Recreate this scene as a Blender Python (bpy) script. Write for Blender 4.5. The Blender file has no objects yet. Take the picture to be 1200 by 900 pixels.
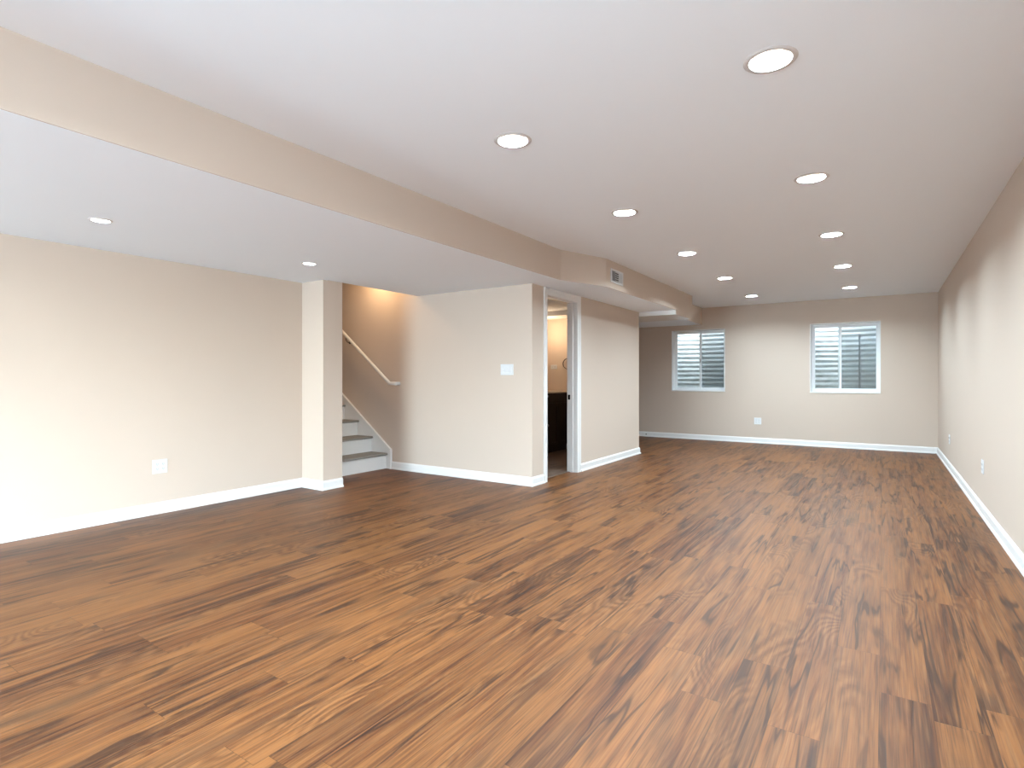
import bpy, bmesh, math, random
from mathutils import Vector, Matrix
random.seed(4)
S = bpy.context.scene
COL = S.collection
PI = math.pi

# ------------------------------------------------------------------ camera
cam = bpy.data.cameras.new('camera')
cam.sensor_width = 36.0
cam.lens = 654.6 / 1200 * 36
cam.shift_y = -6.3 / 1200
cam.clip_start = 0.02
camo = bpy.data.objects.new('camera', cam)
COL.objects.link(camo)
camo.location = (0, 0, 1.13)
camo.rotation_euler = (PI / 2, 0, math.radians(33.605))
S.camera = camo

# ------------------------------------------------------------------ light settings
EXPOSURE = 0.16
CAN_W = 39.0            # watts of one main ceiling can
CAN_SMALL_W = 2.2
CAN_COL = (0.71, 0.89, 1.0)
SKY_STRENGTH = 3.6
PATIO_FILL_W = 126.0        # watts of the fill light added at the invented patio door
PATIO_FILL_COL = (0.66, 0.85, 1.0)

S.view_settings.view_transform = 'Standard'
S.view_settings.look = 'None'
S.view_settings.gamma = 1
S.view_settings.use_curve_mapping = False
S.view_settings.exposure = EXPOSURE
S.cycles.use_denoising = True
S.cycles.denoising_input_passes = 'RGB_ALBEDO_NORMAL'
S.cycles.denoising_prefilter = 'ACCURATE'
S.cycles.max_bounces = 10
S.cycles.diffuse_bounces = 8
S.cycles.transparent_max_bounces = 12
S.cycles.sample_clamp_indirect = 6

W = bpy.data.worlds.new('world'); S.world = W
W.use_nodes = True
wn = W.node_tree.nodes; wl = W.node_tree.links
sky = wn.new('ShaderNodeTexSky')
sky.sky_type = 'NISHITA'
sky.sun_disc = False
sky.sun_elevation = math.radians(50)
sky.sun_rotation = math.radians(160)
hs = wn.new('ShaderNodeHueSaturation'); hs.inputs['Saturation'].default_value = 0.35
wl.new(sky.outputs[0], hs.inputs['Color']); wl.new(hs.outputs[0], wn['Background'].inputs[0])
wn['Background'].inputs[1].default_value = SKY_STRENGTH

# fill light added at an invented patio door in the right wall, unseen
XR_ = 0.69
la = bpy.data.lights.new('fill_light', 'AREA')
la.shape = 'RECTANGLE'; la.size = 3.5; la.size_y = 1.95
la.energy = PATIO_FILL_W; la.color = PATIO_FILL_COL
lao = bpy.data.objects.new('fill_light', la); COL.objects.link(lao)
lao.location = (XR_ - 0.005, -1.25, 1.08)
lao.rotation_euler = (math.radians(90), 0, math.radians(90))      # faces -X

# second fill light, added at an invented window behind the camera
REAR_W = 310.0
REAR_COL = (0.54, 0.80, 1.0)
lb = bpy.data.lights.new('fill_light', 'AREA')
lb.shape = 'RECTANGLE'; lb.size = 2.3; lb.size_y = 1.7
lb.energy = REAR_W; lb.color = REAR_COL
lbo = bpy.data.objects.new('fill_light', lb); COL.objects.link(lbo)
lbo.location = (-3.75, -4.0 - 0.005, 1.2)
lbo.rotation_euler = (math.radians(90), 0, 0)      # faces +Y

# ------------------------------------------------------------------ materials
def lin(c):
    c = c / 255.0
    return c / 12.92 if c <= 0.04045 else ((c + 0.055) / 1.055) ** 2.4
def rgb(r, g, b): return (lin(r), lin(g), lin(b), 1)

class NT:
    """short-hand around a node tree"""
    def __init__(s, name):
        s.m = bpy.data.materials.new(name); s.m.use_nodes = True
        s.t = s.m.node_tree; s.n = s.t.nodes; s.l = s.t.links
        s.b = s.n['Principled BSDF']; s.out = s.n['Material Output']
    def _in(s, sock, v):
        if isinstance(v, bpy.types.NodeSocket): s.l.new(v, sock)
        elif v is not None: sock.default_value = v
    def math(s, op, a, b=None, c=None, clamp=False):
        n = s.n.new('ShaderNodeMath'); n.operation = op; n.use_clamp = clamp
        s._in(n.inputs[0], a); s._in(n.inputs[1], b)
        if c is not None: s._in(n.inputs[2], c)
        return n.outputs[0]
    def comb(s, x, y, z=0.0):
        n = s.n.new('ShaderNodeCombineXYZ')
        for i, v in enumerate((x, y, z)): s._in(n.inputs[i], v)
        return n.outputs[0]
    def objco(s):
        n = s.n.new('ShaderNodeTexCoord'); return n.outputs['Object']
    def sep(s, v):
        n = s.n.new('ShaderNodeSeparateXYZ'); s.l.new(v, n.inputs[0]); return n.outputs
    def noise(s, v, scale, detail=2, rough=0.5, dist=0.0):
        n = s.n.new('ShaderNodeTexNoise'); s._in(n.inputs['Vector'], v)
        n.inputs['Scale'].default_value = scale; n.inputs['Detail'].default_value = detail
        n.inputs['Roughness'].default_value = rough; n.inputs['Distortion'].default_value = dist
        return n.outputs['Fac']
    def white(s, v):
        n = s.n.new('ShaderNodeTexWhiteNoise'); n.noise_dimensions = '3D'; s._in(n.inputs['Vector'], v)
        return n.outputs
    def ramp(s, f, stops):
        n = s.n.new('ShaderNodeValToRGB'); s._in(n.inputs[0], f)
        e = n.color_ramp.elements
        while len(e) < len(stops): e.new(0.5)
        for i, (p, c) in enumerate(stops):
            e[i].position = p; e[i].color = c if hasattr(c, '__len__') else (c, c, c, 1)
        return n.outputs[0]
    def mix(s, f, a, b, mode='MIX'):
        n = s.n.new('ShaderNodeMix'); n.data_type = 'RGBA'; n.blend_type = mode
        s._in(n.inputs[0], f); s._in(n.inputs[6], a); s._in(n.inputs[7], b)
        return n.outputs[2]
    def bump(s, h, strength, dist):
        n = s.n.new('ShaderNodeBump'); s._in(n.inputs['Height'], h)
        n.inputs['Strength'].default_value = strength; n.inputs['Distance'].default_value = dist
        s.l.new(n.outputs[0], s.b.inputs['Normal'])

def mat(name, col, rough=0.5, metal=0.0, bumpscale=None, bump=0.1, var=0.0, spec=None):
    N = NT(name)
    N.b.inputs['Roughness'].default_value = rough
    N.b.inputs['Metallic'].default_value = metal
    if spec is not None: N.b.inputs['Specular IOR Level'].default_value = spec
    co = N.objco()
    f = N.noise(co, 3.0, 3)
    c2 = tuple(max(0, x * (1 - var)) for x in col[:3]) + (1,)
    N._in(N.b.inputs['Base Color'], N.mix(f, col, c2))
    if bumpscale: N.bump(N.noise(co, bumpscale, 3), bump, 0.002)
    return N.m

M = {}
M['wall'] = mat('beige_wall_paint', rgb(200, 184, 170), 0.85, bumpscale=160, bump=0.12, var=0.015, spec=0.2)
M['ceil'] = mat('white_ceiling_paint', rgb(240, 246, 253), 0.9, bumpscale=120, bump=0.1, var=0.01, spec=0.15)
M['trim'] = mat('white_trim_paint', rgb(224, 222, 220), 0.4, var=0.01, spec=0.4)
M['plate'] = mat('white_plastic', rgb(212, 213, 214), 0.35, var=0.01)
M['slot'] = mat('dark_slot', rgb(70, 70, 70), 0.6)
M['tread'] = mat('grey_stair_tread', rgb(140, 136, 130), 0.6, bumpscale=60, bump=0.2, var=0.25)
M['bronze'] = mat('dark_bronze', rgb(32, 27, 24), 0.4, metal=0.6)
M['nickel'] = mat('satin_nickel', rgb(200, 198, 194), 0.3, metal=0.9)
M['espresso'] = mat('espresso_cabinet_wood', rgb(30, 17, 12), 0.45, var=0.4, bumpscale=40, bump=0.05)
M['counter'] = mat('cream_vanity_top', rgb(236, 226, 208), 0.25, var=0.05)
M['mirror'] = mat('mirror_glass', rgb(225, 228, 230), 0.02, metal=1.0)
M['vinyl'] = mat('white_window_vinyl', rgb(238, 241, 243), 0.4, var=0.02)
M['reveal'] = mat('white_reveal_paint', rgb(232, 233, 232), 0.7, var=0.02)
M['baffle'] = mat('white_can_baffle', rgb(235, 225, 210), 0.4)
M['canring'] = mat('white_can_trim', rgb(205, 200, 198), 0.5)
M['pipe'] = mat('dark_grey_pipe', rgb(58, 60, 64), 0.6, var=0.1)
M['gravel'] = mat('grey_gravel', rgb(128, 126, 120), 0.95, bumpscale=30, bump=1.0, var=0.5)
M['soil'] = mat('lawn_ground', rgb(96, 108, 66), 0.95, bumpscale=20, bump=1.0, var=0.4)

def emis(name, col, strength):
    N = NT(name)
    N.b.inputs['Base Color'].default_value = (0.9, 0.9, 0.9, 1)
    N.b.inputs['Emission Color'].default_value = col
    N.b.inputs['Emission Strength'].default_value = strength
    return N.m
M['bulb'] = emis('lit_bulb_lens', (1, 0.90, 0.78, 1), 6)
M['bulbwarm'] = emis('lit_warm_shade', (1, 0.74, 0.46, 1), 3)

def galvanised():
    N = NT('galvanised_corrugated_steel')
    co = N.objco(); x, y, z = N.sep(co)
    f = N.noise(N.comb(N.math('MULTIPLY', x, 1.0), y, N.math('MULTIPLY', z, 3.0)), 5, 4, 0.6)
    c = N.ramp(f, [(0.3, rgb(168, 176, 176)), (0.5, rgb(204, 210, 210)), (0.75, rgb(226, 232, 233))])
    N._in(N.b.inputs['Base Color'], c)
    N.b.inputs['Metallic'].default_value = 0.25
    N.b.inputs['Roughness'].default_value = 0.5
    return N.m
M['galv'] = galvanised()

def glass():
    N = NT('clear_window_glass')
    tr = N.n.new('ShaderNodeBsdfTransparent'); tr.inputs[0].default_value = (0.93, 0.97, 0.97, 1)
    gl = N.n.new('ShaderNodeBsdfGlossy'); gl.inputs['Roughness'].default_value = 0.02
    fr = N.n.new('ShaderNodeFresnel'); fr.inputs[0].default_value = 1.5
    mx = N.n.new('ShaderNodeMixShader')
    N.l.new(N.math('MULTIPLY', fr.outputs[0], 1.6, clamp=True), mx.inputs[0])
    N.l.new(tr.outputs[0], mx.inputs[1]); N.l.new(gl.outputs[0], mx.inputs[2])
    N.l.new(mx.outputs[0], N.out.inputs[0])
    return N.m
M['glass'] = glass()

def screen():
    N = NT('grey_insect_screen')
    tr = N.n.new('ShaderNodeBsdfTransparent')
    df = N.n.new('ShaderNodeBsdfDiffuse'); df.inputs[0].default_value = rgb(150, 160, 164)
    mx = N.n.new('ShaderNodeMixShader'); mx.inputs[0].default_value = 0.4
    N.l.new(tr.outputs[0], mx.inputs[1]); N.l.new(df.outputs[0], mx.inputs[2])
    N.l.new(mx.outputs[0], N.out.inputs[0])
    return N.m
M['screen'] = screen()

def planks(name, width, length, light, mid, dark, grey, crack=1.0):
    N = NT(name)
    x, y, _ = N.sep(N.objco())
    u = N.math('DIVIDE', N.math('ADD', x, 50.02), width)
    row = N.math('FLOOR', u); fu = N.math('FRACT', u)
    rr = N.white(N.comb(row, 3.1, 0.7))[0]
    v = N.math('ADD', N.math('DIVIDE', N.math('ADD', y, 50), length), N.math('MULTIPLY', rr, 7.31))
    idx = N.math('FLOOR', v); fv = N.math('FRACT', v)
    wn_ = N.white(N.comb(row, idx, 1.3)); pv = wn_[0]
    pr_, pg_, pb_ = N.sep(wn_[1])
    X = N.math('ADD', x, N.math('MULTIPLY', pr_, 37.0))
    Y = N.math('ADD', y, N.math('MULTIPLY', pg_, 53.0))
    def co(sy, sx=1.0): return N.comb(N.math('MULTIPLY', X, sx), N.math('MULTIPLY', Y, sy), N.math('MULTIPLY', pb_, 9.0))
    # broad tone streaks
    broad = N.noise(co(0.055), 19.0, 4, 0.62, 0.5)
    tone = N.math('ADD', N.math('MULTIPLY', broad, 1.15), N.math('MULTIPLY', N.math('SUBTRACT', pv, 0.5), 0.22))
    col = N.ramp(tone, [(0.35, dark), (0.46, mid), (0.62, light), (0.9, tuple(min(1, a * 1.18) for a in light[:3]) + (1,))])
    # greyish smoky areas
    gm = N.ramp(N.noise(co(0.2), 5.5, 3, 0.6, 0.4), [(0.55, 0.0), (0.72, 0.75)])
    col = N.mix(gm, col, grey)
    # figured (cathedral) rings: contour lines of a slow noise
    ring = N.noise(co(0.28), 5.0, 1, 0.35, 0.25)
    wig = N.noise(co(0.7), 34.0, 2)
    rs = N.math('SINE', N.math('ADD', N.math('MULTIPLY', ring, 125.0), N.math('MULTIPLY', wig, 3.0)))
    rmask = N.ramp(N.noise(co(0.35), 3.1, 1), [(0.54, 0.0), (0.64, 1.0)])
    rv = N.math('MULTIPLY', N.math('MULTIPLY', N.math('MULTIPLY_ADD', rs, 0.5, 0.5), rmask), 0.62)
    col = N.mix(rv, col, N.mix(0.55, dark, mid))
    rl = N.math('MULTIPLY', N.math('MULTIPLY', N.math('MULTIPLY_ADD', rs, -0.5, 0.5), rmask), 0.22)
    col = N.mix(rl, col, rgb(142, 100, 62))
    # fine fibre grain
    fine = N.noise(co(0.016), 190.0, 2, 0.6)
    col = N.mix(N.ramp(fine, [(0.34, 0.55), (0.58, 0.0)]), col, dark)
    fine2 = N.noise(co(0.03), 90.0, 2, 0.6)
    col = N.mix(N.ramp(fine2, [(0.50, 0.0), (0.72, 0.42)]), col, rgb(137, 95, 58))
    # dark splits running with the grain
    cr = N.noise(co(0.06), 9.0, 3, 0.55, 0.5)
    cl = N.ramp(N.math('ABSOLUTE', N.math('SUBTRACT', cr, 0.46)), [(0.008, 1.0), (0.030, 0.0)])
    cm = N.ramp(N.noise(co(0.45), 4.0, 2), [(0.44, 0.0), (0.54, 0.75 * crack)])
    col = N.mix(N.math('MULTIPLY', cl, cm), col, rgb(42, 25, 17))
    cl2 = N.ramp(N.math('ABSOLUTE', N.math('SUBTRACT', cr, 0.49)), [(0.0, 0.35), (0.06, 0.0)])
    col = N.mix(N.math('MULTIPLY', cl2, cm), col, dark)
    # knots
    vo = N.n.new('ShaderNodeTexVoronoi'); vo.inputs['Scale'].default_value = 2.6
    N.l.new(co(0.75), vo.inputs['Vector'])
    kn = N.ramp(vo.outputs['Distance'], [(0.01, 0.8), (0.04, 0.0)])
    km = N.math('GREATER_THAN', N.white(N.comb(row, idx, 5.0))[0], 0.62)
    col = N.mix(N.math('MULTIPLY', kn, km), col, rgb(44, 28, 20))
    # plank to plank brightness
    vvv = N.math('ADD', N.math('MULTIPLY', pg_, 0.16), 0.92)
    col = N.mix(1.0, col, N.comb(vvv, vvv, vvv), 'MULTIPLY')
    # joints
    e = N.math('MINIMUM', fu, N.math('SUBTRACT', 1.0, fu)); e = N.math('MULTIPLY', e, width)
    g = N.math('MINIMUM', fv, N.math('SUBTRACT', 1.0, fv)); g = N.math('MULTIPLY', g, length)
    d = N.math('MINIMUM', e, g)
    jm = N.ramp(N.math('DIVIDE', d, 0.01), [(0.0, 0.55), (0.16, 0.0)])
    col = N.mix(jm, col, rgb(40, 24, 16))
    N._in(N.b.inputs['Base Color'], col)
    N._in(N.b.inputs['Roughness'], N.math('MULTIPLY_ADD', fine, 0.18, 0.36))
    N.b.inputs['Specular IOR Level'].default_value = 0.27
    h = N.math('SUBTRACT', N.math('MULTIPLY', fine, 0.35), N.math('ADD', jm, N.math('MULTIPLY', cl, cm)))
    N.bump(h, 0.25, 0.0015)
    return N.m
M['floor'] = planks('oak_look_vinyl_planks', 0.152, 1.22, rgb(121, 77, 41), rgb(95, 55, 28), rgb(57, 31, 17), rgb(76, 53, 36))
M['tile'] = planks('grey_plank_tile', 0.15, 0.6, rgb(112, 100, 92), rgb(94, 83, 77), rgb(70, 61, 57), rgb(104, 96, 90), 0.2)

# ------------------------------------------------------------------ mesh helpers
class MB:
    def __init__(s): s.bm = bmesh.new()
    def box(s, x0, x1, y0, y1, z0, z1):
        v = [s.bm.verts.new(p) for p in ((x0,y0,z0),(x1,y0,z0),(x1,y1,z0),(x0,y1,z0),(x0,y0,z1),(x1,y0,z1),(x1,y1,z1),(x0,y1,z1))]
        for f in ((3,2,1,0),(4,5,6,7),(0,1,5,4),(1,2,6,5),(2,3,7,6),(3,0,4,7)):
            s.bm.faces.new([v[i] for i in f])
        return s
    def prism(s, pts, axis, a, b):
        """2-D outline extruded along an axis; pts are (other axes in order)"""
        def P(p, t):
            return {'x': (t, p[0], p[1]), 'y': (p[0], t, p[1]), 'z': (p[0], p[1], t)}[axis]
        A = [s.bm.verts.new(P(p, a)) for p in pts]; B = [s.bm.verts.new(P(p, b)) for p in pts]
        n = len(pts)
        s.bm.faces.new(A); s.bm.faces.new(B[::-1])
        for i in range(n):
            s.bm.faces.new((A[i], B[i], B[(i + 1) % n], A[(i + 1) % n]))
        return s
    def tube(s, pts, r, n=12, closed=False, sy=1.0):
        pts = [Vector(p) for p in pts]; rings = []
        m = len(pts)
        for i, p in enumerate(pts):
            if closed: d = (pts[(i + 1) % m] - pts[i - 1]).normalized()
            else:
                d = Vector()
                if i > 0: d += (p - pts[i - 1]).normalized()
                if i < m - 1: d += (pts[i + 1] - p).normalized()
                d.normalize()
            up = Vector((0, 0, 1)) if abs(d.z) < 0.95 else Vector((0, 1, 0))
            a = d.cross(up).normalized(); b = a.cross(d).normalized()
            rings.append([s.bm.verts.new(p + a * math.cos(2*PI*k/n) * r + b * math.sin(2*PI*k/n) * r * sy) for k in range(n)])
        for i in range(m if closed else m - 1):
            A, B = rings[i], rings[(i + 1) % m]
            for k in range(n): s.bm.faces.new((A[k], A[(k+1) % n], B[(k+1) % n], B[k]))
        if not closed:
            s.bm.faces.new(rings[0]); s.bm.faces.new(rings[-1][::-1])
        return s
    def lathe(s, prof, c=(0, 0, 0), axis='z', n=40, close=False):
        """prof = [(radius, height)]"""
        rings = []
        for r, h in prof:
            ring = []
            for k in range(n):
                a = 2 * PI * k / n; p, q = r * math.cos(a), r * math.sin(a)
                co = {'z': (p, q, h), 'y': (p, h, q), 'x': (h, p, q)}[axis]
                ring.append(s.bm.verts.new((co[0] + c[0], co[1] + c[1], co[2] + c[2])) if r > 1e-6 or k == 0 else ring[0])
            rings.append(ring)
        pairs = list(zip(rings, rings[1:])) + ([(rings[-1], rings[0])] if close else [])
        for A, B in pairs:
            for k in range(n):
                vs = []
                for v in (A[k], A[(k+1) % n], B[(k+1) % n], B[k]):
                    if v not in vs: vs.append(v)
                if len(vs) > 2: s.bm.faces.new(vs)
        return s
    def sweep(s, path, prof, side=1):
        """profile (offset out of the wall, height) swept along a floor polyline with mitres"""
        P = [Vector(p) for p in path]; rings = []
        for i, p in enumerate(P):
            ns = []
            if i > 0: d = (P[i] - P[i-1]).normalized(); ns.append(Vector((d.y, -d.x)) * side)
            if i < len(P) - 1: d = (P[i+1] - P[i]).normalized(); ns.append(Vector((d.y, -d.x)) * side)
            if len(ns) == 2:
                b = (ns[0] + ns[1]); b = b / (b.length_squared / 2) if b.length > 1e-6 else ns[0]
            else: b = ns[0]
            rings.append([s.bm.verts.new((p.x + b.x * o, p.y + b.y * o, z)) for o, z in prof])
        n = len(prof)
        for A, B in zip(rings, rings[1:]):
            for k in range(n): s.bm.faces.new((A[k], A[(k+1) % n], B[(k+1) % n], B[k]))
        s.bm.faces.new(rings[0]); s.bm.faces.new(rings[-1][::-1])
        return s
    def build(s, name, material, parent=None, bevel=0.0, smooth=False, loc=None):
        bmesh.ops.recalc_face_normals(s.bm, faces=s.bm.faces)
        if bevel > 0:
            es = [e for e in s.bm.edges if len(e.link_faces) == 2 and e.calc_face_angle(0) > 0.6]
            bmesh.ops.bevel(s.bm, geom=es, offset=bevel, segments=2, affect='EDGES', profile=0.6)
        me = bpy.data.meshes.new(name); s.bm.to_mesh(me); s.bm.free()
        me.materials.append(material)
        o = bpy.data.objects.new(name, me); COL.objects.link(o)
        if parent is not None: o.parent = parent
        if loc: o.location = loc
        if smooth:
            me.polygons.foreach_set('use_smooth', [True] * len(me.polygons))
            try: me.set_sharp_from_angle(angle=math.radians(35))
            except Exception: pass
        return o

def tag(o, label=None, cat=None, group=None, kind=None):
    if label: o['label'] = label
    if cat: o['category'] = cat
    if group: o['group'] = group
    if kind: o['kind'] = kind
    return o
def thing(name, label, cat, loc=(0, 0, 0), rz=0, group=None):
    o = bpy.data.objects.new(name, None); COL.objects.link(o)
    o.location = loc; o.rotation_euler = (0, 0, rz); o.empty_display_size = 0.1
    return tag(o, label, cat, group)
def struct(o, label): return tag(o, label, kind='structure')
def copy_tree(o, parent=None):
    c = o.copy(); COL.objects.link(c); c.parent = parent
    for ch in [k for k in bpy.data.objects if k.parent == o]: copy_tree(ch, c)
    return c

# ------------------------------------------------------------------ main dimensions
C = 2.434            # main ceiling
SF = 2.13            # soffit underside
XR, YB = 0.69, 10.56 # right wall, far wall
XL, YR = -5.06, -4.0 # left wall, wall behind the camera
YS = 5.0             # wall carrying the handrail
XD = -3.07           # wall with the bathroom door
YE = 8.08            # end of the bathroom block
T = 0.13

# floor
struct(MB().box(-9.2, XR + T, YR - T, YB + 0.3, -0.12, 0).build('floor', M['floor']), 'medium brown oak look vinyl plank floor')
struct(MB().box(-4.62, XD - T + 0.03, YS + T, 7.95, 0.0, 0.004).build('floor_bathroom', M['tile']), 'grey brown plank tile floor inside the bathroom')

# ceiling, with holes for the cans
CANS = [(-0.385, 2.49), (-1.69, 2.55), (-0.388, 4.10), (-1.69, 4.14), (-0.39, 5.81), (-1.70, 5.85),
        (-0.39, 7.52), (-1.71, 7.56), (-0.397, 9.32), (-1.725, 9.42), (-0.385, 0.85), (-1.69, 0.95), (-0.385, -0.85), (-1.69, -0.8), (-0.385, -2.6), (-1.69, -2.6)]
SCANS = [(-4.113, 1.499), (-4.15, 3.066), (-4.10, -0.1), (-4.10, -1.7), (-4.10, -3.3)]
def holes(o, spots, r, z):
    m = MB()
    for (x, y) in spots: m.lathe([(0, z - 0.2), (r, z - 0.2), (r, z + 0.16), (0, z + 0.16)], (x, y, 0), n=40)
    cut = m.build('cutter', M['ceil'])
    md = o.modifiers.new('b', 'BOOLEAN'); md.operation = 'DIFFERENCE'; md.object = cut; md.solver = 'EXACT'
    dg = bpy.context.evaluated_depsgraph_get(); dg.update()
    me = bpy.data.meshes.new_from_object(o.evaluated_get(dg))
    o.modifiers.clear(); o.data = me
    bpy.data.objects.remove(cut)
cl = MB().box(-2.9, XR + T, YR - T, YB + 0.3, C, C + 0.2).build('ceiling', M['ceil'])
holes(cl, CANS, 0.082, C)
struct(cl, 'white main ceiling with two rows of recessed lights')

# soffit: lowered ceiling along the left side
HX = -4.70           # stairwell edge
sf = MB().prism([(XL - T, YR - T), (-2.73, YR - T), (-2.73, 4.98), (-2.515, 5.62), (-2.515, YE), (-3.2, YE), (XD - 0.02, YS + 0.05),
                 (HX, YS + 0.05), (HX, 3.70), (XL - T, 3.70)], 'z', SF, C + 0.2).build('ceiling_soffit', M['ceil'])
holes(sf, SCANS, 0.052, SF)
struct(sf, 'white underside of the lowered soffit along the left')
# fascia of the soffit is wall coloured
FP = [(-2.73, YR), (-2.73, 4.98), (-2.515, 5.62), (-2.515, 8.90), (-2.80, 8.90), (-2.80, YB)]
struct(MB().sweep(FP, [(-0.002, SF + 0.0006), (0.008, SF + 0.0006), (0.008, C + 0.01), (-0.002, C + 0.01)], 1).build('wall_soffit', M['wall']),
       'beige vertical face of the soffit with an angled jog')
# dropped beam at the end of the bathroom block, then the rear soffit
struct(MB().box(-5.2, -2.515, YE, 8.90, 2.066, C + 0.2).build('trim_1', M['trim']), 'white dropped beam under the soffit past the bathroom wall')
struct(MB().box(-2.514, -2.506, YE + 0.002, 8.90, 2.064, SF + 0.001).build('wall_beam', M['wall']), 'beige side of the dropped beam')
struct(MB().box(-5.2, -2.80, 8.90, YB + 0.1, SF, C + 0.2).build('ceiling_rear_soffit', M['ceil']), 'white underside of the rear soffit by the far wall')

# ------------------------------------------------------------------ walls
PD0, PD1 = -3.05, 0.55
m = MB(); m.box(XR, XR + T, YR - T, PD0, 0, C); m.box(XR, XR + T, PD1, YB + 0.3, 0, C); m.box(XR, XR + T, PD0, PD1, 2.1, C)
struct(m.build('wall_right', M['wall']), 'long beige right wall')
struct(MB().box(XL - T, XL, YR - T, 3.70, 0, SF + 0.1).build('wall_left', M['wall']), 'plain beige left wall')
struct(MB().box(-9.2, -4.72, 3.65, 3.89, 0, 5.0).build('wall_stair_left', M['wall']), 'beige wall end beside the staircase')
struct(MB().box(-9.2, XD, YS, YS + T, 0, 5.0).build('wall_stair_right', M['wall']), 'beige wall carrying the handrail and switches')
m = MB()                                        # wall with the bathroom doorway
DY0, DY1, DZ = 5.31, 6.03, 2.045
m.box(XD - T, XD, YS + T, DY0 - 0.018, 0, SF + 0.05); m.box(XD - T, XD, DY1 + 0.018, YE, 0, SF + 0.05)
m.box(XD - T, XD, DY0 - 0.018, DY1 + 0.018, DZ + 0.018, SF + 0.05)
struct(m.build('wall_bathroom', M['wall']), 'beige wall around the bathroom doorway')
struct(MB().box(-5.2, XD - T, 7.95, YE, 0, C + 0.1).build('wall_bathroom_rear', M['wall']), 'beige wall behind the vanity end')
struct(MB().box(-4.75, -4.62, YS + T, 7.95, 0, C + 0.1).build('wall_bathroom_side', M['wall']), 'beige bathroom wall behind the vanity')
struct(MB().box(-4.75, XD - T, YS + T, 7.45, 2.16, 2.3).build('ceiling_bathroom', M['ceil']), 'white bathroom ceiling')
struct(MB().box(-4.75, XD - T, 7.45, 7.95, 2.09, 2.3).build('trim_2', M['trim']), 'white dropped bulkhead in the bathroom')
struct(MB().box(-5.2, -5.06, YE, YB, 0, C).build('wall_recess', M['wall']), 'beige wall of the recess behind the bathroom')

# far wall with two window openings
W1 = (-3.36, -2.385, 0.905, 2.037); W2 = (-1.02, -0.034, 0.905, 2.045)
m = MB(); y0, y1 = YB, YB + 0.24
m.box(-5.3, W1[0], y0, y1, 0, C); m.box(W1[1], W2[0], y0, y1, 0, C); m.box(W2[1], XR + T, y0, y1, 0, C)
for w in (W1, W2): m.box(w[0], w[1], y0, y1, 0, w[2]); m.box(w[0], w[1], y0, y1, w[3], C)
struct(m.build('wall_back', M['wall']), 'beige far wall with two windows')

# wall behind the camera
m = MB(); y0, y1 = YR - T, YR; RW0, RW1 = -4.95, -2.55
m.box(XL - T, RW0, y0, y1, 0, C); m.box(RW1, XR + T, y0, y1, 0, C); m.box(RW0, RW1, y0, y1, 2.1, C); m.box(RW0, RW1, y0, y1, 0, 0.3)
struct(m.build('wall_front', M['wall']), 'beige wall behind the camera with an added window')
rw = bpy.data.objects.new('window_3', None); COL.objects.link(rw); struct(rw, 'wide white window added behind the camera to go with the fill light')  # unseen window, invented as the opening for the rear fill light
m = MB(); ya, yb = y0 + 0.02, y1 - 0.03
m.box(RW0, RW0 + 0.05, ya, yb, 0.3, 2.1); m.box(RW1 - 0.05, RW1, ya, yb, 0.3, 2.1); m.box(RW0 + 0.05, RW1 - 0.05, ya, yb, 0.3, 0.35)
m.box(RW0 + 0.05, RW1 - 0.05, ya, yb, 2.05, 2.1); m.box(-3.78, -3.72, ya, yb, 0.35, 2.05)
m.build('window_frame', M['trim'], rw)
for a, b in ((RW0 + 0.051, -3.781), (-3.719, RW1 - 0.051)): MB().box(a, b, y0 + 0.05, y0 + 0.055, 0.351, 2.049).build('pane', M['glass'], rw)
# unseen patio door beside the camera, invented to carry the fill light
pd = bpy.data.objects.new('added_patio_door', None); COL.objects.link(pd); struct(pd, 'white glazed patio door added in the right wall to go with the fill light')
m = MB(); fx0, fx1 = XR + 0.04, XR + 0.11
m.box(fx0, fx1, PD0, PD0 + 0.05, 0, 2.1); m.box(fx0, fx1, PD1 - 0.05, PD1, 0, 2.1); m.box(fx0, fx1, PD0 + 0.05, PD1 - 0.05, 2.05, 2.1); m.box(fx0, fx1, PD0 + 0.05, PD1 - 0.05, 0, 0.03)
for yy in (-1.85, -0.65): m.box(fx0, fx1, yy - 0.04, yy + 0.04, 0.03, 2.05)
m.build('door_frame', M['trim'], pd)
for a, b in ((PD0 + 0.05, -1.89), (-1.81, -0.69), (-0.61, PD1 - 0.05)): MB().box(XR + 0.07, XR + 0.076, a + 0.001, b - 0.001, 0.031, 2.049).build('pane', M['glass'], pd)

# stairwell shell
struct(MB().box(-9.33, -9.2, 3.65, YS + T, 0, 5.0).build('wall_stair_end', M['wall']), 'beige wall at the head of the stairs')
struct(MB().prism([(HX - 0.001, 2.62), (-6.1, 2.62), (-9.3, 4.95), (-9.3, 5.1), (-6.1, 2.77), (HX - 0.001, 2.77)], 'y', 3.8, YS + 0.05)
       .build('ceiling_stairwell', M['ceil']), 'white ceiling over the staircase')
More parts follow.
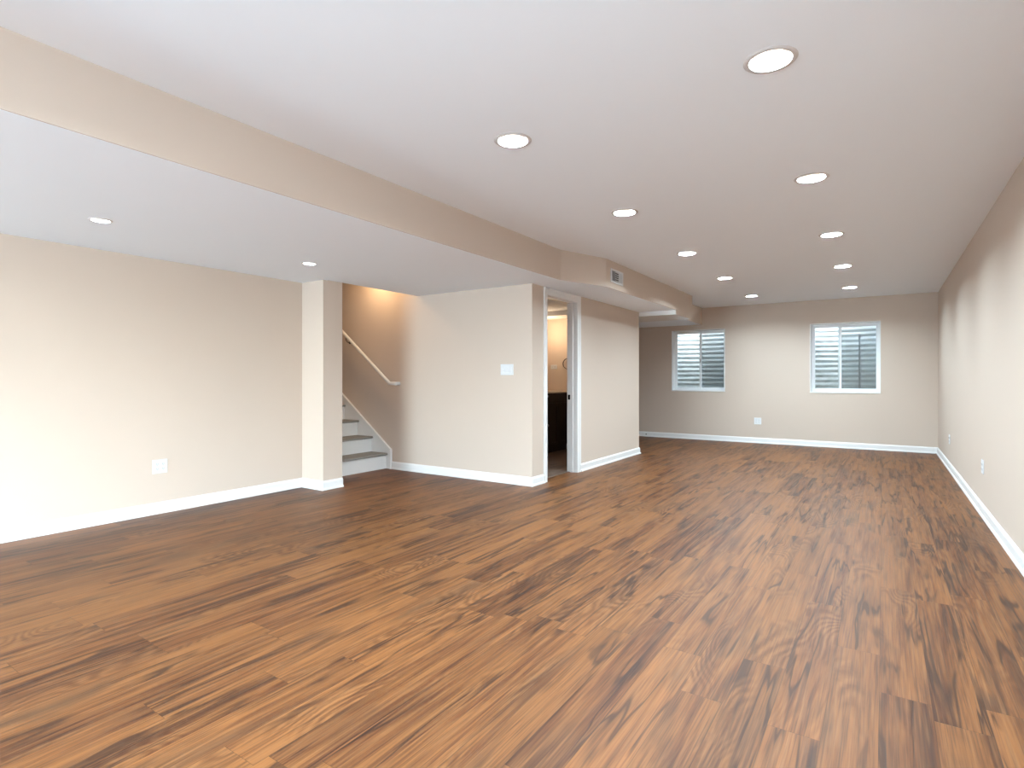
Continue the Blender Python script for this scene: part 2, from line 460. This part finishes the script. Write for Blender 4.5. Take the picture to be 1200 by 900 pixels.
# ------------------------------------------------------------------ baseboards
BP = [(0, 0), (0.024, 0), (0.024, 0.010), (0.021, 0.018), (0.014, 0.021), (0.014, 0.074), (0.011, 0.084), (0.007, 0.090), (0.004, 0.094), (0, 0.094)]
def baseboard(name, path, side, label):
    struct(MB().sweep(path, BP, side).build(name, M['trim']), label)
baseboard('baseboard_left', [(XL, YR), (XL, 3.65), (-4.72, 3.65), (-4.72, 3.89)], 1, 'white baseboard along the left wall and wall end')
baseboard('baseboard_stair', [(-5.13, YS), (XD, YS), (XD, DY0 - 0.075)], 1, 'white baseboard from the stairs round to the doorway')
baseboard('baseboard_bathroom', [(XD, DY1 + 0.085), (XD, YE), (-5.06, YE)], 1, 'white baseboard past the doorway')
baseboard('baseboard_back', [(-5.06, YB), (XR, YB)], 1, 'white baseboard along the far wall')
baseboard('baseboard_right', [(XR, PD1 + 0.01), (XR, YB - 0.02)], -1, 'white baseboard along the right wall')

# ------------------------------------------------------------------ doorway
d = bpy.data.objects.new('door_1', None); COL.objects.link(d); struct(d, 'white cased doorway to the bathroom')
JW = 0.018
m = MB(); m.box(XD - T - 0.002, XD + 0.002, DY0 - JW, DY0, 0, DZ); m.box(XD - T - 0.002, XD + 0.002, DY1, DY1 + JW, 0, DZ)
m.box(XD - T - 0.002, XD + 0.002, DY0 - JW, DY1 + JW, DZ, DZ + JW)
m.build('jamb', M['trim'], d)
m = MB()
for a, b in ((DY0, DY0 + 0.011), (DY1 - 0.011, DY1)): m.box(XD - 0.085, XD - 0.05, a, b, 0, DZ)
m.box(XD - 0.085, XD - 0.05, DY0, DY1, DZ - 0.011, DZ)
m.build('door_stop', M['trim'], d)
def casing(y_in, y_out):
    lo, hi = min(y_in, y_out), max(y_in, y_out); s_ = 1 if y_out > y_in else -1; wd = hi - lo
    pr = [(XD, y_in), (XD + 0.010, y_in), (XD + 0.012, y_in + s_*0.008), (XD + 0.012, y_in + s_*wd*0.55), (XD + 0.017, y_in + s_*wd*0.65),
          (XD + 0.018, y_in + s_*wd*0.95), (XD + 0.014, y_out), (XD, y_out)]
    return pr
MB().prism(casing(DY0 - 0.004, DY0 - 0.074), 'z', 0, SF - 0.003).build('casing', M['trim'], d)
MB().prism(casing(DY1 + 0.004, DY1 + 0.082), 'z', 0, SF - 0.003).build('casing', M['trim'], d)
m = MB()
zs = [DZ + 0.004, DZ + 0.012, DZ + 0.045, DZ + 0.052, DZ + 0.076, SF - 0.003]
outx = [0.010, 0.012, 0.012, 0.017, 0.018, 0.014]
for i in range(5):
    vs = []
    for yy in (DY0 - 0.004, DY1 + 0.004):
        vs.append([m.bm.verts.new(p) for p in ((XD, yy, zs[i]), (XD + outx[i], yy, zs[i]), (XD + outx[i+1], yy, zs[i+1]), (XD, yy, zs[i+1]))])
    A, B = vs; m.bm.faces.new(A); m.bm.faces.new(B[::-1])
    for k in range(4): m.bm.faces.new((A[k], B[k], B[(k+1) % 4], A[(k+1) % 4]))
m.build('casing', M['trim'], d)
st = MB().box(XD - T + 0.01, XD - 0.085, DY1 - 0.004, DY1 - 0.0005, 0.875, 0.935).build('strike_plate', M['bronze'], d, bevel=0.001)
st['label'] = 'dark bronze strike plate'
for hz in (0.25, 1.05, 1.85):
    MB().box(XD - T + 0.005, XD - 0.088, DY0 + 0.0004, DY0 + 0.003, hz - 0.045, hz + 0.045).tube([(XD - T - 0.006, DY0 + 0.004, hz - 0.045), (XD - T - 0.006, DY0 + 0.004, hz + 0.045)], 0.005).build('hinge', M['bronze'], d)

# ------------------------------------------------------------------ staircase
RISE, RUN, X0, NST = 0.196, 0.262, -5.215, 13
stc = thing('staircase', 'white staircase with grey treads climbing away behind the wall end', 'staircase', (X0, 4.445, 0))
sy0, sy1 = 3.895, YS - 0.001
def L(x): return x - X0
for i in range(NST):
    xf = -i * RUN; z0, z1 = i * RISE, (i + 1) * RISE - 0.028
    MB().box(xf - 0.018, xf, sy0 - 4.445, sy1 - 0.02 - 4.445, z0, z1).build('riser', M['trim'], stc)
    # tread with bullnose
    n = [(xf - RUN - 0.005, z1), (xf + 0.016, z1)]
    for k in range(7):
        a = -PI/2 + PI * k / 6; n.append((xf + 0.018 + 0.014 * math.cos(a), z1 + 0.014 + 0.014 * math.sin(a)))
    n += [(xf - RUN - 0.005, z1 + 0.028)]
    MB().prism(n, 'y', sy0 - 4.445 + 0.02, sy1 - 0.022 - 4.445).build('tread', M['tread'], stc)
slope = RISE / RUN
def skirt(ya, yb):
    m = MB(); xe = 0.085; L_ = -NST * RUN
    m.prism([(xe, 0), (xe, 0.24), (xe - 0.02, 0.245), (L_, 0.245 + slope * (xe - 0.02 - L_)), (L_, slope * (-L_) - 0.1), (0.0, 0)], 'y', ya, yb)
    return m
sk = skirt(sy1 - 0.02 - 4.445, sy1 - 4.445).build('skirt_board', M['trim'], stc)
MB().prism([(0.087, 0.232), (0.087, 0.250), (0.067, 0.258), (-NST*RUN, 0.258 + slope * (0.067 + NST*RUN)), (-NST*RUN, 0.240 + slope * (0.067 + NST*RUN)), (0.060, 0.236)], 'y', sy1 - 0.028 - 4.445, sy1 - 4.445).build('skirt_cap', M['trim'], stc)
MB().box(0.070, 0.090, sy1 - 0.030 - 4.445, sy1 - 4.445, 0, 0.235).build('skirt_end_block', M['trim'], stc)
skirt(sy0 - 4.445 - 0.001, sy0 + 0.018 - 4.445).build('skirt_board', M['trim'], stc)

hr = thing('handrail', 'white sloping handrail fixed to the beige wall above the stairs', 'handrail', (-5.05, YS, 1.07))
sl = 0.775
pts = [(0.05, -0.07, 0.0), (-0.03, -0.07, 0.0)] + [(-0.05 - 0.1, -0.07, 0.1 * sl)] + [(-3.0, -0.07, 2.95 * sl)]
MB().tube([(0.052, -0.004, -0.001), (0.052, -0.066, -0.001), (0.046, -0.07, 0), (-0.045, -0.07, 0), (-0.075, -0.07, 0.022), (-3.0, -0.07, 2.947 * sl)], 0.019, 16, sy=1.15).build('rail', M['trim'], hr, smooth=True)
for bx in (-0.86, -2.0):
    bz = (-bx - 0.05) * sl
    b = MB().tube([(bx, -0.001, bz - 0.09), (bx, -0.045, bz - 0.085), (bx, -0.07, bz - 0.06), (bx, -0.07, bz - 0.015)], 0.0045, 10)
    b.lathe([(0, 0), (0.018, 0), (0.018, -0.006), (0, -0.008)], (bx, -0.0005, bz - 0.09), 'y', 20)
    bo = b.build('bracket', M['bronze'], hr, smooth=True); bo['label'] = 'dark metal bracket'

# ------------------------------------------------------------------ recessed lights
def make_can(ro, ri, rl, watts, col, label, loc, group, bulbmat=None, depth=0.05):
    t = thing('recessed_light', label, 'ceiling light', loc, 0, group)
    MB().lathe([(ri, -0.004), (ri + 0.004, -0.006), (ro - 0.006, -0.005), (ro, -0.0005), (ro, 0.0005), (ri, 0.0005)], n=48, close=True).build('trim_ring', M['canring'], t, smooth=True)
    MB().lathe([(ri, -0.003), (ri - 0.003, 0.012), (rl + 0.002, depth), (rl + 0.002, depth + 0.05), (0, depth + 0.05), ], n=48).build('baffle', M['baffle'], t, smooth=True)
    MB().lathe([(0, depth - 0.017), (rl * 0.5, depth - 0.014), (rl * 0.85, depth - 0.004), (rl, depth + 0.01), (rl * 0.9, depth + 0.03), (0, depth + 0.035)], n=40).build('bulb', bulbmat or M['bulb'], t, smooth=True)
    l = bpy.data.lights.new('lamp_light', 'AREA'); l.shape = 'DISK'; l.size = 2 * rl * 0.9; l.energy = watts; l.color = col
    lo = bpy.data.objects.new('lamp_light', l); COL.objects.link(lo); lo.parent = t; lo.location = (0, 0, depth - 0.020)
    return t
can_labels = [
 'recessed light nearest the camera, large and bright near the top right',
 'recessed light in the left row, nearest of that row to the camera',
 'recessed light second from the front in the right row of the main ceiling',
 'recessed light second from the front in the left row of the main ceiling',
 'recessed light in the middle of the right row of the main ceiling',
 'recessed light in the middle of the left row of the main ceiling',
 'recessed light second from the far wall in the right row',
 'recessed light second from the far wall in the left row',
 'recessed light closest to the far wall in the right row',
 'recessed light closest to the far wall in the left row, by the soffit end',
 'recessed light behind the camera, right row, first back',
 'recessed light behind the camera, left row, first back',
 'recessed light behind the camera, right row, second back',
 'recessed light behind the camera, left row, second back',

 'recessed light behind the camera, right row, by the rear wall',
 'recessed light behind the camera, left row, by the rear wall']
G = 'recessed lights in the main ceiling'
proto = make_can(0.103, 0.080, 0.066, CAN_W, CAN_COL, can_labels[0], CANS[0] + (C,), G)
for i in range(1, len(CANS)):
    c = copy_tree(proto); c.location = CANS[i] + (C,); c['label'] = can_labels[i]
sl_labels = ['small recessed light in the low soffit ceiling at far left', 'small recessed light in the low soffit ceiling near the wall end',
             'small recessed soffit light level with the camera', 'small recessed soffit light behind the camera', 'small recessed soffit light by the rear wall']
G = 'small recessed lights in the soffit'
proto = make_can(0.064, 0.050, 0.040, CAN_SMALL_W, CAN_COL, sl_labels[0], SCANS[0] + (SF,), G, depth=0.035)
for i in range(1, len(SCANS)):
    c = copy_tree(proto); c.location = SCANS[i] + (SF,); c['label'] = sl_labels[i]
make_can(0.064, 0.050, 0.040, 9, (1, 0.68, 0.38), 'warm light in the stairwell ceiling above the handrail', (-5.28, 4.72, 2.585), None, M['bulbwarm'], depth=0.01)

# ------------------------------------------------------------------ outlets, switches, vent
def outlet(label, loc, rz, gangs=2, horizontal=False, group='wall outlets'):
    """built facing -Y, wall plane at y = 0"""
    t = thing('wall_outlet', label, 'outlet', loc, rz, group)
    w = 0.07 + 0.046 * (gangs - 1)
    MB().box(-w/2, w/2, -0.006, -0.0005, -0.058, 0.058).build('cover_plate', M['plate'], t, bevel=0.002)
    for g in range(gangs):
        gx = (g - (gangs - 1) / 2) * 0.046
        for s_ in (-1, 1):
            zc = s_ * 0.0195
            pr = []
            for k in range(20):
                a = 2*PI*k/20; pr.append((gx + 0.0165 * math.cos(a), zc + max(-0.0135, min(0.0135, 0.0165 * math.sin(a)))))
            r_ = MB().prism(pr, 'y', -0.0085, -0.0055).build('receptacle', M['plate'], t)
            sm = MB().box(gx - 0.0075, gx - 0.005, -0.0092, -0.0084, zc - 0.002, zc + 0.007).box(gx + 0.005, gx + 0.0075, -0.0092, -0.0084, zc - 0.002, zc + 0.006)
            sm.lathe([(0, -0.0092), (0.0024, -0.0092), (0.0024, -0.0084), (0, -0.0084)], (gx, 0, zc - 0.0075), 'y', 12)
            sm.build('slots', M['slot'], r_)
        MB().lathe([(0, -0.0075), (0.003, -0.007), (0.0032, -0.0055), (0, -0.0055)], (gx, 0, 0), 'y', 12).build('screw', M['nickel'], t)
    return t
outlet('white double outlet low on the plain left wall', (XL, 2.27, 0.394), PI/2)
outlet('white double outlet low on the far wall between the windows', (-1.836, YB, 0.385), 0)
outlet('white double outlet on the right wall, the one farther from the camera', (XR, 8.80, 0.375), -PI/2)
outlet('white double outlet on the right wall, the one nearer the camera', (XR, 6.02, 0.400), -PI/2)
o = outlet('white outlet plate on the bathroom wall beside the mirror', (-4.462, 7.95, 1.32), 0, 1, group=None)
o.rotation_euler = (0, PI/2, 0)

sw = thing('light_switch', 'white three-gang light switch plate on the beige wall by the doorway', 'light switch', (-3.386, YS, 1.227))
MB().box(-0.083, 0.083, -0.006, -0.0005, -0.059, 0.059).build('cover_plate', M['plate'], sw, bevel=0.002)
for g in (-1, 0, 1):
    gx = g * 0.046
    MB().box(gx - 0.018, gx + 0.018, -0.0072, -0.0058, -0.035, 0.035).build('switch_frame', M['plate'], sw)
    if g == -1:
        k = MB().lathe([(0, -0.022), (0.012, -0.022), (0.0135, -0.018), (0.014, -0.007), (0, -0.007)], (gx, 0, -0.012), 'y', 24).build('dimmer_knob', M['plate'], sw, smooth=True)
    else:
        MB().prism([(-0.0072, -0.032), (-0.0125, -0.030), (-0.0085, 0.0), (-0.0075, 0.030), (-0.0072, 0.032)], 'x', gx - 0.0155, gx + 0.0155).build('rocker', M['plate'], sw)
for g in (-1, 0, 1):
    for z in (-0.048, 0.048):
        MB().lathe([(0, -0.0072), (0.0026, -0.007), (0.0028, -0.0055), (0, -0.0055)], (g * 0.046, 0, z), 'y', 10).build('screw', M['plate'], sw)

# air register on the soffit face (faces +X)
vn = thing('air_vent', 'white supply air register on the beige soffit face', 'vent', (-2.507, 5.91, 2.274))
wv, hv = 0.175, 0.077
m = MB(); m.box(0, 0.007, -wv, wv, -hv, -hv + 0.022).box(0, 0.007, -wv, wv, hv - 0.022, hv).box(0, 0.007, -wv, -wv + 0.03, -hv + 0.022, hv - 0.022).box(0, 0.007, wv - 0.03, wv, -hv + 0.022, hv - 0.022)
m.build('frame', M['plate'], vn, bevel=0.0015)
bk = MB().box(0.0004, 0.0012, -wv + 0.03, wv - 0.03, -hv + 0.022, hv - 0.022).build('duct_opening', M['slot'], vn); bk['label'] = 'dark opening behind the louvers'
for i in range(26):
    y = -wv + 0.036 + i * (2*wv - 0.072) / 25
    side = -1 if i < 9 else (1 if i > 16 else 0)
    if side == 0: continue
    MB().prism([(0.0013, y), (0.0065, y + side * 0.004), (0.0065, y + side * 0.004 + 0.0015), (0.0013, y + 0.0015)], 'z', -hv + 0.022, hv - 0.022).build('louver', M['plate'], vn)
for i in range(5):
    z = -hv + 0.028 + i * 0.0235
    MB().box(0.0013, 0.0065, -0.055, 0.055, z, z + 0.007).build('louver', M['plate'], vn)

# small dark stop on the far baseboard
ds = thing('door_stop', 'small dark doorstop on the far baseboard beside the bathroom wall corner', 'doorstop', (-3.86, YB - 0.014, 0.045))
MB().lathe([(0, 0), (0.012, 0), (0.012, -0.004), (0.004, -0.006), (0.004, -0.05), (0, -0.05)], (0, 0, 0), 'y', 16).build('stem', M['bronze'], ds, smooth=True)
MB().lathe([(0, -0.048), (0.009, -0.048), (0.010, -0.054), (0.008, -0.062), (0, -0.063)], (0, 0, 0), 'y', 16).build('rubber_tip', M['plate'], ds, smooth=True)

# ------------------------------------------------------------------ bathroom things
VX, VY0, VY1 = -4.19, 6.75, 7.945
va = thing('vanity_cabinet', 'espresso wood vanity cabinet inside the bathroom', 'cabinet', (0, 0, 0.004))
MB().box(-4.615, VX - 0.02, VY0, VY1, 0.09, 0.905).box(-4.615, VX - 0.04, VY0 + 0.01, VY1, 0, 0.09).build('body', M['espresso'], va)
def panel(y0, y1, z0, z1, name, knob=None):
    m = MB(); x = VX - 0.02; fr = 0.05 if z1 - z0 > 0.2 else 0.028
    m.box(x + 0.001, x + 0.012, y0 + fr, y1 - fr, z0 + fr, z1 - fr)
    m.box(x + 0.001, x + 0.02, y0, y1, z0, z0 + fr).box(x + 0.001, x + 0.02, y0, y1, z1 - fr, z1).box(x + 0.001, x + 0.02, y0, y0 + fr, z0 + fr, z1 - fr).box(x + 0.001, x + 0.02, y1 - fr, y1, z0 + fr, z1 - fr)
    p = m.build(name, M['espresso'], va)
    if not knob: return
    k = MB().lathe([(0, 0), (0.006, 0), (0.006, 0.014), (0.016, 0.018), (0.017, 0.026), (0.010, 0.031), (0, 0.032)], (VX, knob[0], knob[1]), 'x', 20).build('knob', M['nickel'], p, smooth=True)
    k['label'] = 'satin nickel knob'
panel(7.02, 7.30, 0.66, 0.89, 'drawer', (7.245, 0.862))
panel(7.02, 7.30, 0.35, 0.65, 'drawer', (7.245, 0.425))
panel(7.02, 7.30, 0.10, 0.34, 'drawer', (7.16, 0.22))
panel(7.31, 7.93, 0.76, 0.89, 'drawer')
panel(7.31, 7.615, 0.10, 0.75, 'door')
panel(7.625, 7.93, 0.10, 0.75, 'door')
panel(6.77, 7.01, 0.10, 0.89, 'door', (6.98, 0.62))
vt = MB().box(-4.618, VX + 0.015, VY0 - 0.01, 7.949, 0.0, 0.027).build('countertop', M['counter'], va, bevel=0.003, loc=(0, 0, 0.905))
vt['label'] = 'cream countertop'
MB().lathe([(0.0, 0.0275), (0.13, 0.0275), (0.165, 0.031), (0.175, 0.0345), (0.185, 0.031), (0.188, 0.0265), (0, 0.0265)], (-4.40, 7.25, 0), n=40).build('basin_rim', M['counter'], vt, smooth=True)
mi = thing('bathroom_mirror', 'dark framed mirror on the wall over the vanity', 'mirror', (-4.617, 7.42, 1.495))
MB().box(0, 0.012, -0.36, 0.36, -0.38, 0.38).build('mirror_glass', M['mirror'], mi)
m = MB()
for a in ((-0.40, -0.36, -0.41, 0.41), (0.36, 0.40, -0.41, 0.41)): m.box(0, 0.025, a[0], a[1], a[2], a[3])
m.box(0, 0.025, -0.36, 0.36, -0.41, -0.37).box(0, 0.025, -0.36, 0.36, 0.37, 0.41)
m.build('frame', M['bronze'], mi, bevel=0.002)
vl = thing('vanity_light', 'three-shade vanity light glowing above the mirror', 'wall light', (-4.617, 7.42, 1.99))
MB().box(0, 0.02, -0.30, 0.30, -0.03, 0.03).build('back_bar', M['nickel'], vl, bevel=0.003)
for k in (-0.24, 0, 0.24):
    MB().tube([(0.02, k, 0), (0.09, k, 0), (0.10, k, -0.01)], 0.007).build('arm', M['nickel'], vl)
    MB().lathe([(0.014, 0.0), (0.022, -0.01), (0.04, -0.06), (0.048, -0.10), (0, -0.095), (0, -0.005)], (0.10, k, 0.0), n=24).build('shade', M['bulbwarm'], vl, smooth=True)
l = bpy.data.lights.new('lamp_light', 'POINT'); l.energy = 9; l.color = (1, 0.72, 0.46); l.shadow_soft_size = 0.06
lo = bpy.data.objects.new('lamp_light', l); COL.objects.link(lo); lo.parent = vl; lo.location = (0.24, 0.16, -0.13)
tr = thing('towel_ring', 'dark bronze towel ring on the bathroom wall', 'towel ring', (-4.19, 7.95, 1.46))
MB().lathe([(0, -0.0005), (0.024, -0.0005), (0.022, -0.008), (0.008, -0.012), (0.008, -0.04), (0, -0.042)], (0, 0, 0), 'y', 24).build('mount', M['bronze'], tr, smooth=True)
MB().tube([(0.085 * math.sin(2*PI*k/40), -0.034, -0.092 + 0.085 * math.cos(2*PI*k/40)) for k in range(40)], 0.0055, 10, closed=True).build('ring', M['bronze'], tr, smooth=True)

# ------------------------------------------------------------------ windows, wells
def window(idx, w, label, stile_x, screen_right=True):
    x0, x1, z0, z1 = w
    d = bpy.data.objects.new('window_%d' % idx, None); COL.objects.link(d); d.location = ((x0 + x1)/2, YB, z0); struct(d, label)
    cx = (x0 + x1) / 2
    def bx(m, a, b, y0, y1, c, e): m.box(a - cx, b - cx, y0, y1, c - z0, e - z0)
    m = MB(); tk = 0.010                                  # painted reveal lining
    bx(m, x0, x0 + tk, -0.004, 0.15, z0, z1); bx(m, x1 - tk, x1, -0.004, 0.15, z0, z1)
    bx(m, x0 + tk, x1 - tk, -0.004, 0.15, z1 - tk, z1); bx(m, x0, x1, -0.010, 0.15, z0 - 0.012, z0 + tk)
    m.build('reveal', M['reveal'], d)
    a, b, c, e = x0 + tk, x1 - tk, z0 + tk, z1 - tk; fw = 0.022
    m = MB(); bx(m, a, a + fw, 0.15, 0.22, c, e); bx(m, b - fw, b, 0.15, 0.22, c, e)
    bx(m, a + fw, b - fw, 0.15, 0.22, c, c + fw); bx(m, a + fw, b - fw, 0.15, 0.22, e - fw, e)
    m.build('window_frame', M['vinyl'], d, bevel=0.002)
    sx = stile_x; a2, b2, c2, e2 = a + fw, b - fw, c + fw, e - fw
    for (p, q, yy) in ((a2, sx + 0.025, 0.155), (sx - 0.025, b2, 0.187)):
        m = MB(); s_ = 0.028
        bx(m, p, p + s_, yy, yy + 0.028, c2, e2); bx(m, q - s_, q, yy, yy + 0.028, c2, e2)
        bx(m, p + s_, q - s_, yy, yy + 0.028, c2, c2 + s_); bx(m, p + s_, q - s_, yy, yy + 0.028, e2 - s_, e2)
        sa = m.build('sash', M['vinyl'], d, bevel=0.002)
        m = MB(); bx(m, p + s_ + 0.0005, q - s_ - 0.0005, yy + 0.011, yy + 0.015, c2 + s_, e2 - s_); m.build('pane', M['glass'], sa)
    m = MB(); bx(m, sx + 0.0, b2, 0.2165, 0.2175, c2, e2); s2 = m.build('insect_screen', M['screen'], d)
    m = MB(); bx(m, sx - 0.006, sx + 0.006, 0.143, 0.1548, (c + e)/2 - 0.04, (c + e)/2 + 0.03); lt = m.build('latch', M['bronze'] if idx == 1 else M['nickel'], d, bevel=0.001)
    return d
window(1, W1, 'left window of the far wall, a white slider onto a steel well', -2.87)
window(2, W2, 'right window of the far wall, a white slider onto a steel well', -0.60)

def well(cx, label, phase):
    t = thing('window_well', label, 'window well', (cx, YB + 0.26, 0.62))
    bm = MB(); rx, ry, n, pitch, amp = 0.72, 0.62, 48, 0.088, 0.007
    nz = 150; H = 1.95; rings = []
    for j in range(nz + 1):
        z = H * j / nz; o_ = amp * math.sin(2 * PI * (z / pitch) + phase); ring = []
        for k in range(n + 1):
            a = PI * k / n
            ring.append(bm.bm.verts.new(((rx + o_) * math.cos(a), (ry + o_) * math.sin(a) + 0.0, z)))
        rings.append(ring)
    for A, B in zip(rings, rings[1:]):
        for k in range(n): bm.bm.faces.new((A[k], A[k+1], B[k+1], B[k]))
    bm.build('corrugated_liner', M['galv'], t, smooth=False)
    for p in t.children: 
        p.data.polygons.foreach_set('use_smooth', [True] * len(p.data.polygons))
    MB().tube([(0.735 * math.cos(PI*k/40), 0.635 * math.sin(PI*k/40), H) for k in range(41)], 0.015, 8).build('rim', M['galv'], t, smooth=True)
    MB().box(-rx, rx, -0.02, ry, -0.02, 0.12).build('gravel_bed', M['gravel'], t)
    return t
well(-2.87, 'corrugated galvanised steel well behind the left window', 0.0)
w2 = well(-0.53, 'corrugated galvanised steel well behind the right window', 1.2)
pp = thing('drain_pipe', 'dark vertical pipe standing in the right window well', 'pipe', (-0.335, YB + 0.62, 0.741))
MB().tube([(0, 0, 0), (0, 0, 1.10)], 0.016, 14).build('pipe', M['pipe'], pp, smooth=True)
MB().tube([(0, 0, 1.10), (0, 0, 1.14)], 0.022, 14).build('pipe_cap', M['pipe'], pp, smooth=True)
# ground outside, open over the wells
m = MB(); zg = 2.48
def ground_with_holes():
    b = MB().box(-12, 8, YB + 0.25, YB + 6, zg - 0.06, zg).build('ground', M['soil'])
    c = MB()
    for cx in (-2.87, -0.53):
        c.prism([(cx - 0.745, YB + 0.2)] + [(cx - 0.745 * math.cos(PI*k/30), YB + 0.26 + 0.645 * math.sin(PI*k/30)) for k in range(31)] + [(cx + 0.745, YB + 0.2)], 'z', zg - 0.3, zg + 0.3)
    cu = c.build('cutter', M['soil'])
    md = b.modifiers.new('b', 'BOOLEAN'); md.object = cu; md.operation = 'DIFFERENCE'; md.solver = 'EXACT'
    dg = bpy.context.evaluated_depsgraph_get(); dg.update()
    me = bpy.data.meshes.new_from_object(b.evaluated_get(dg)); b.modifiers.clear(); b.data = me
    bpy.data.objects.remove(cu); return b
struct(ground_with_holes(), 'lawn level outside, open over the window wells')
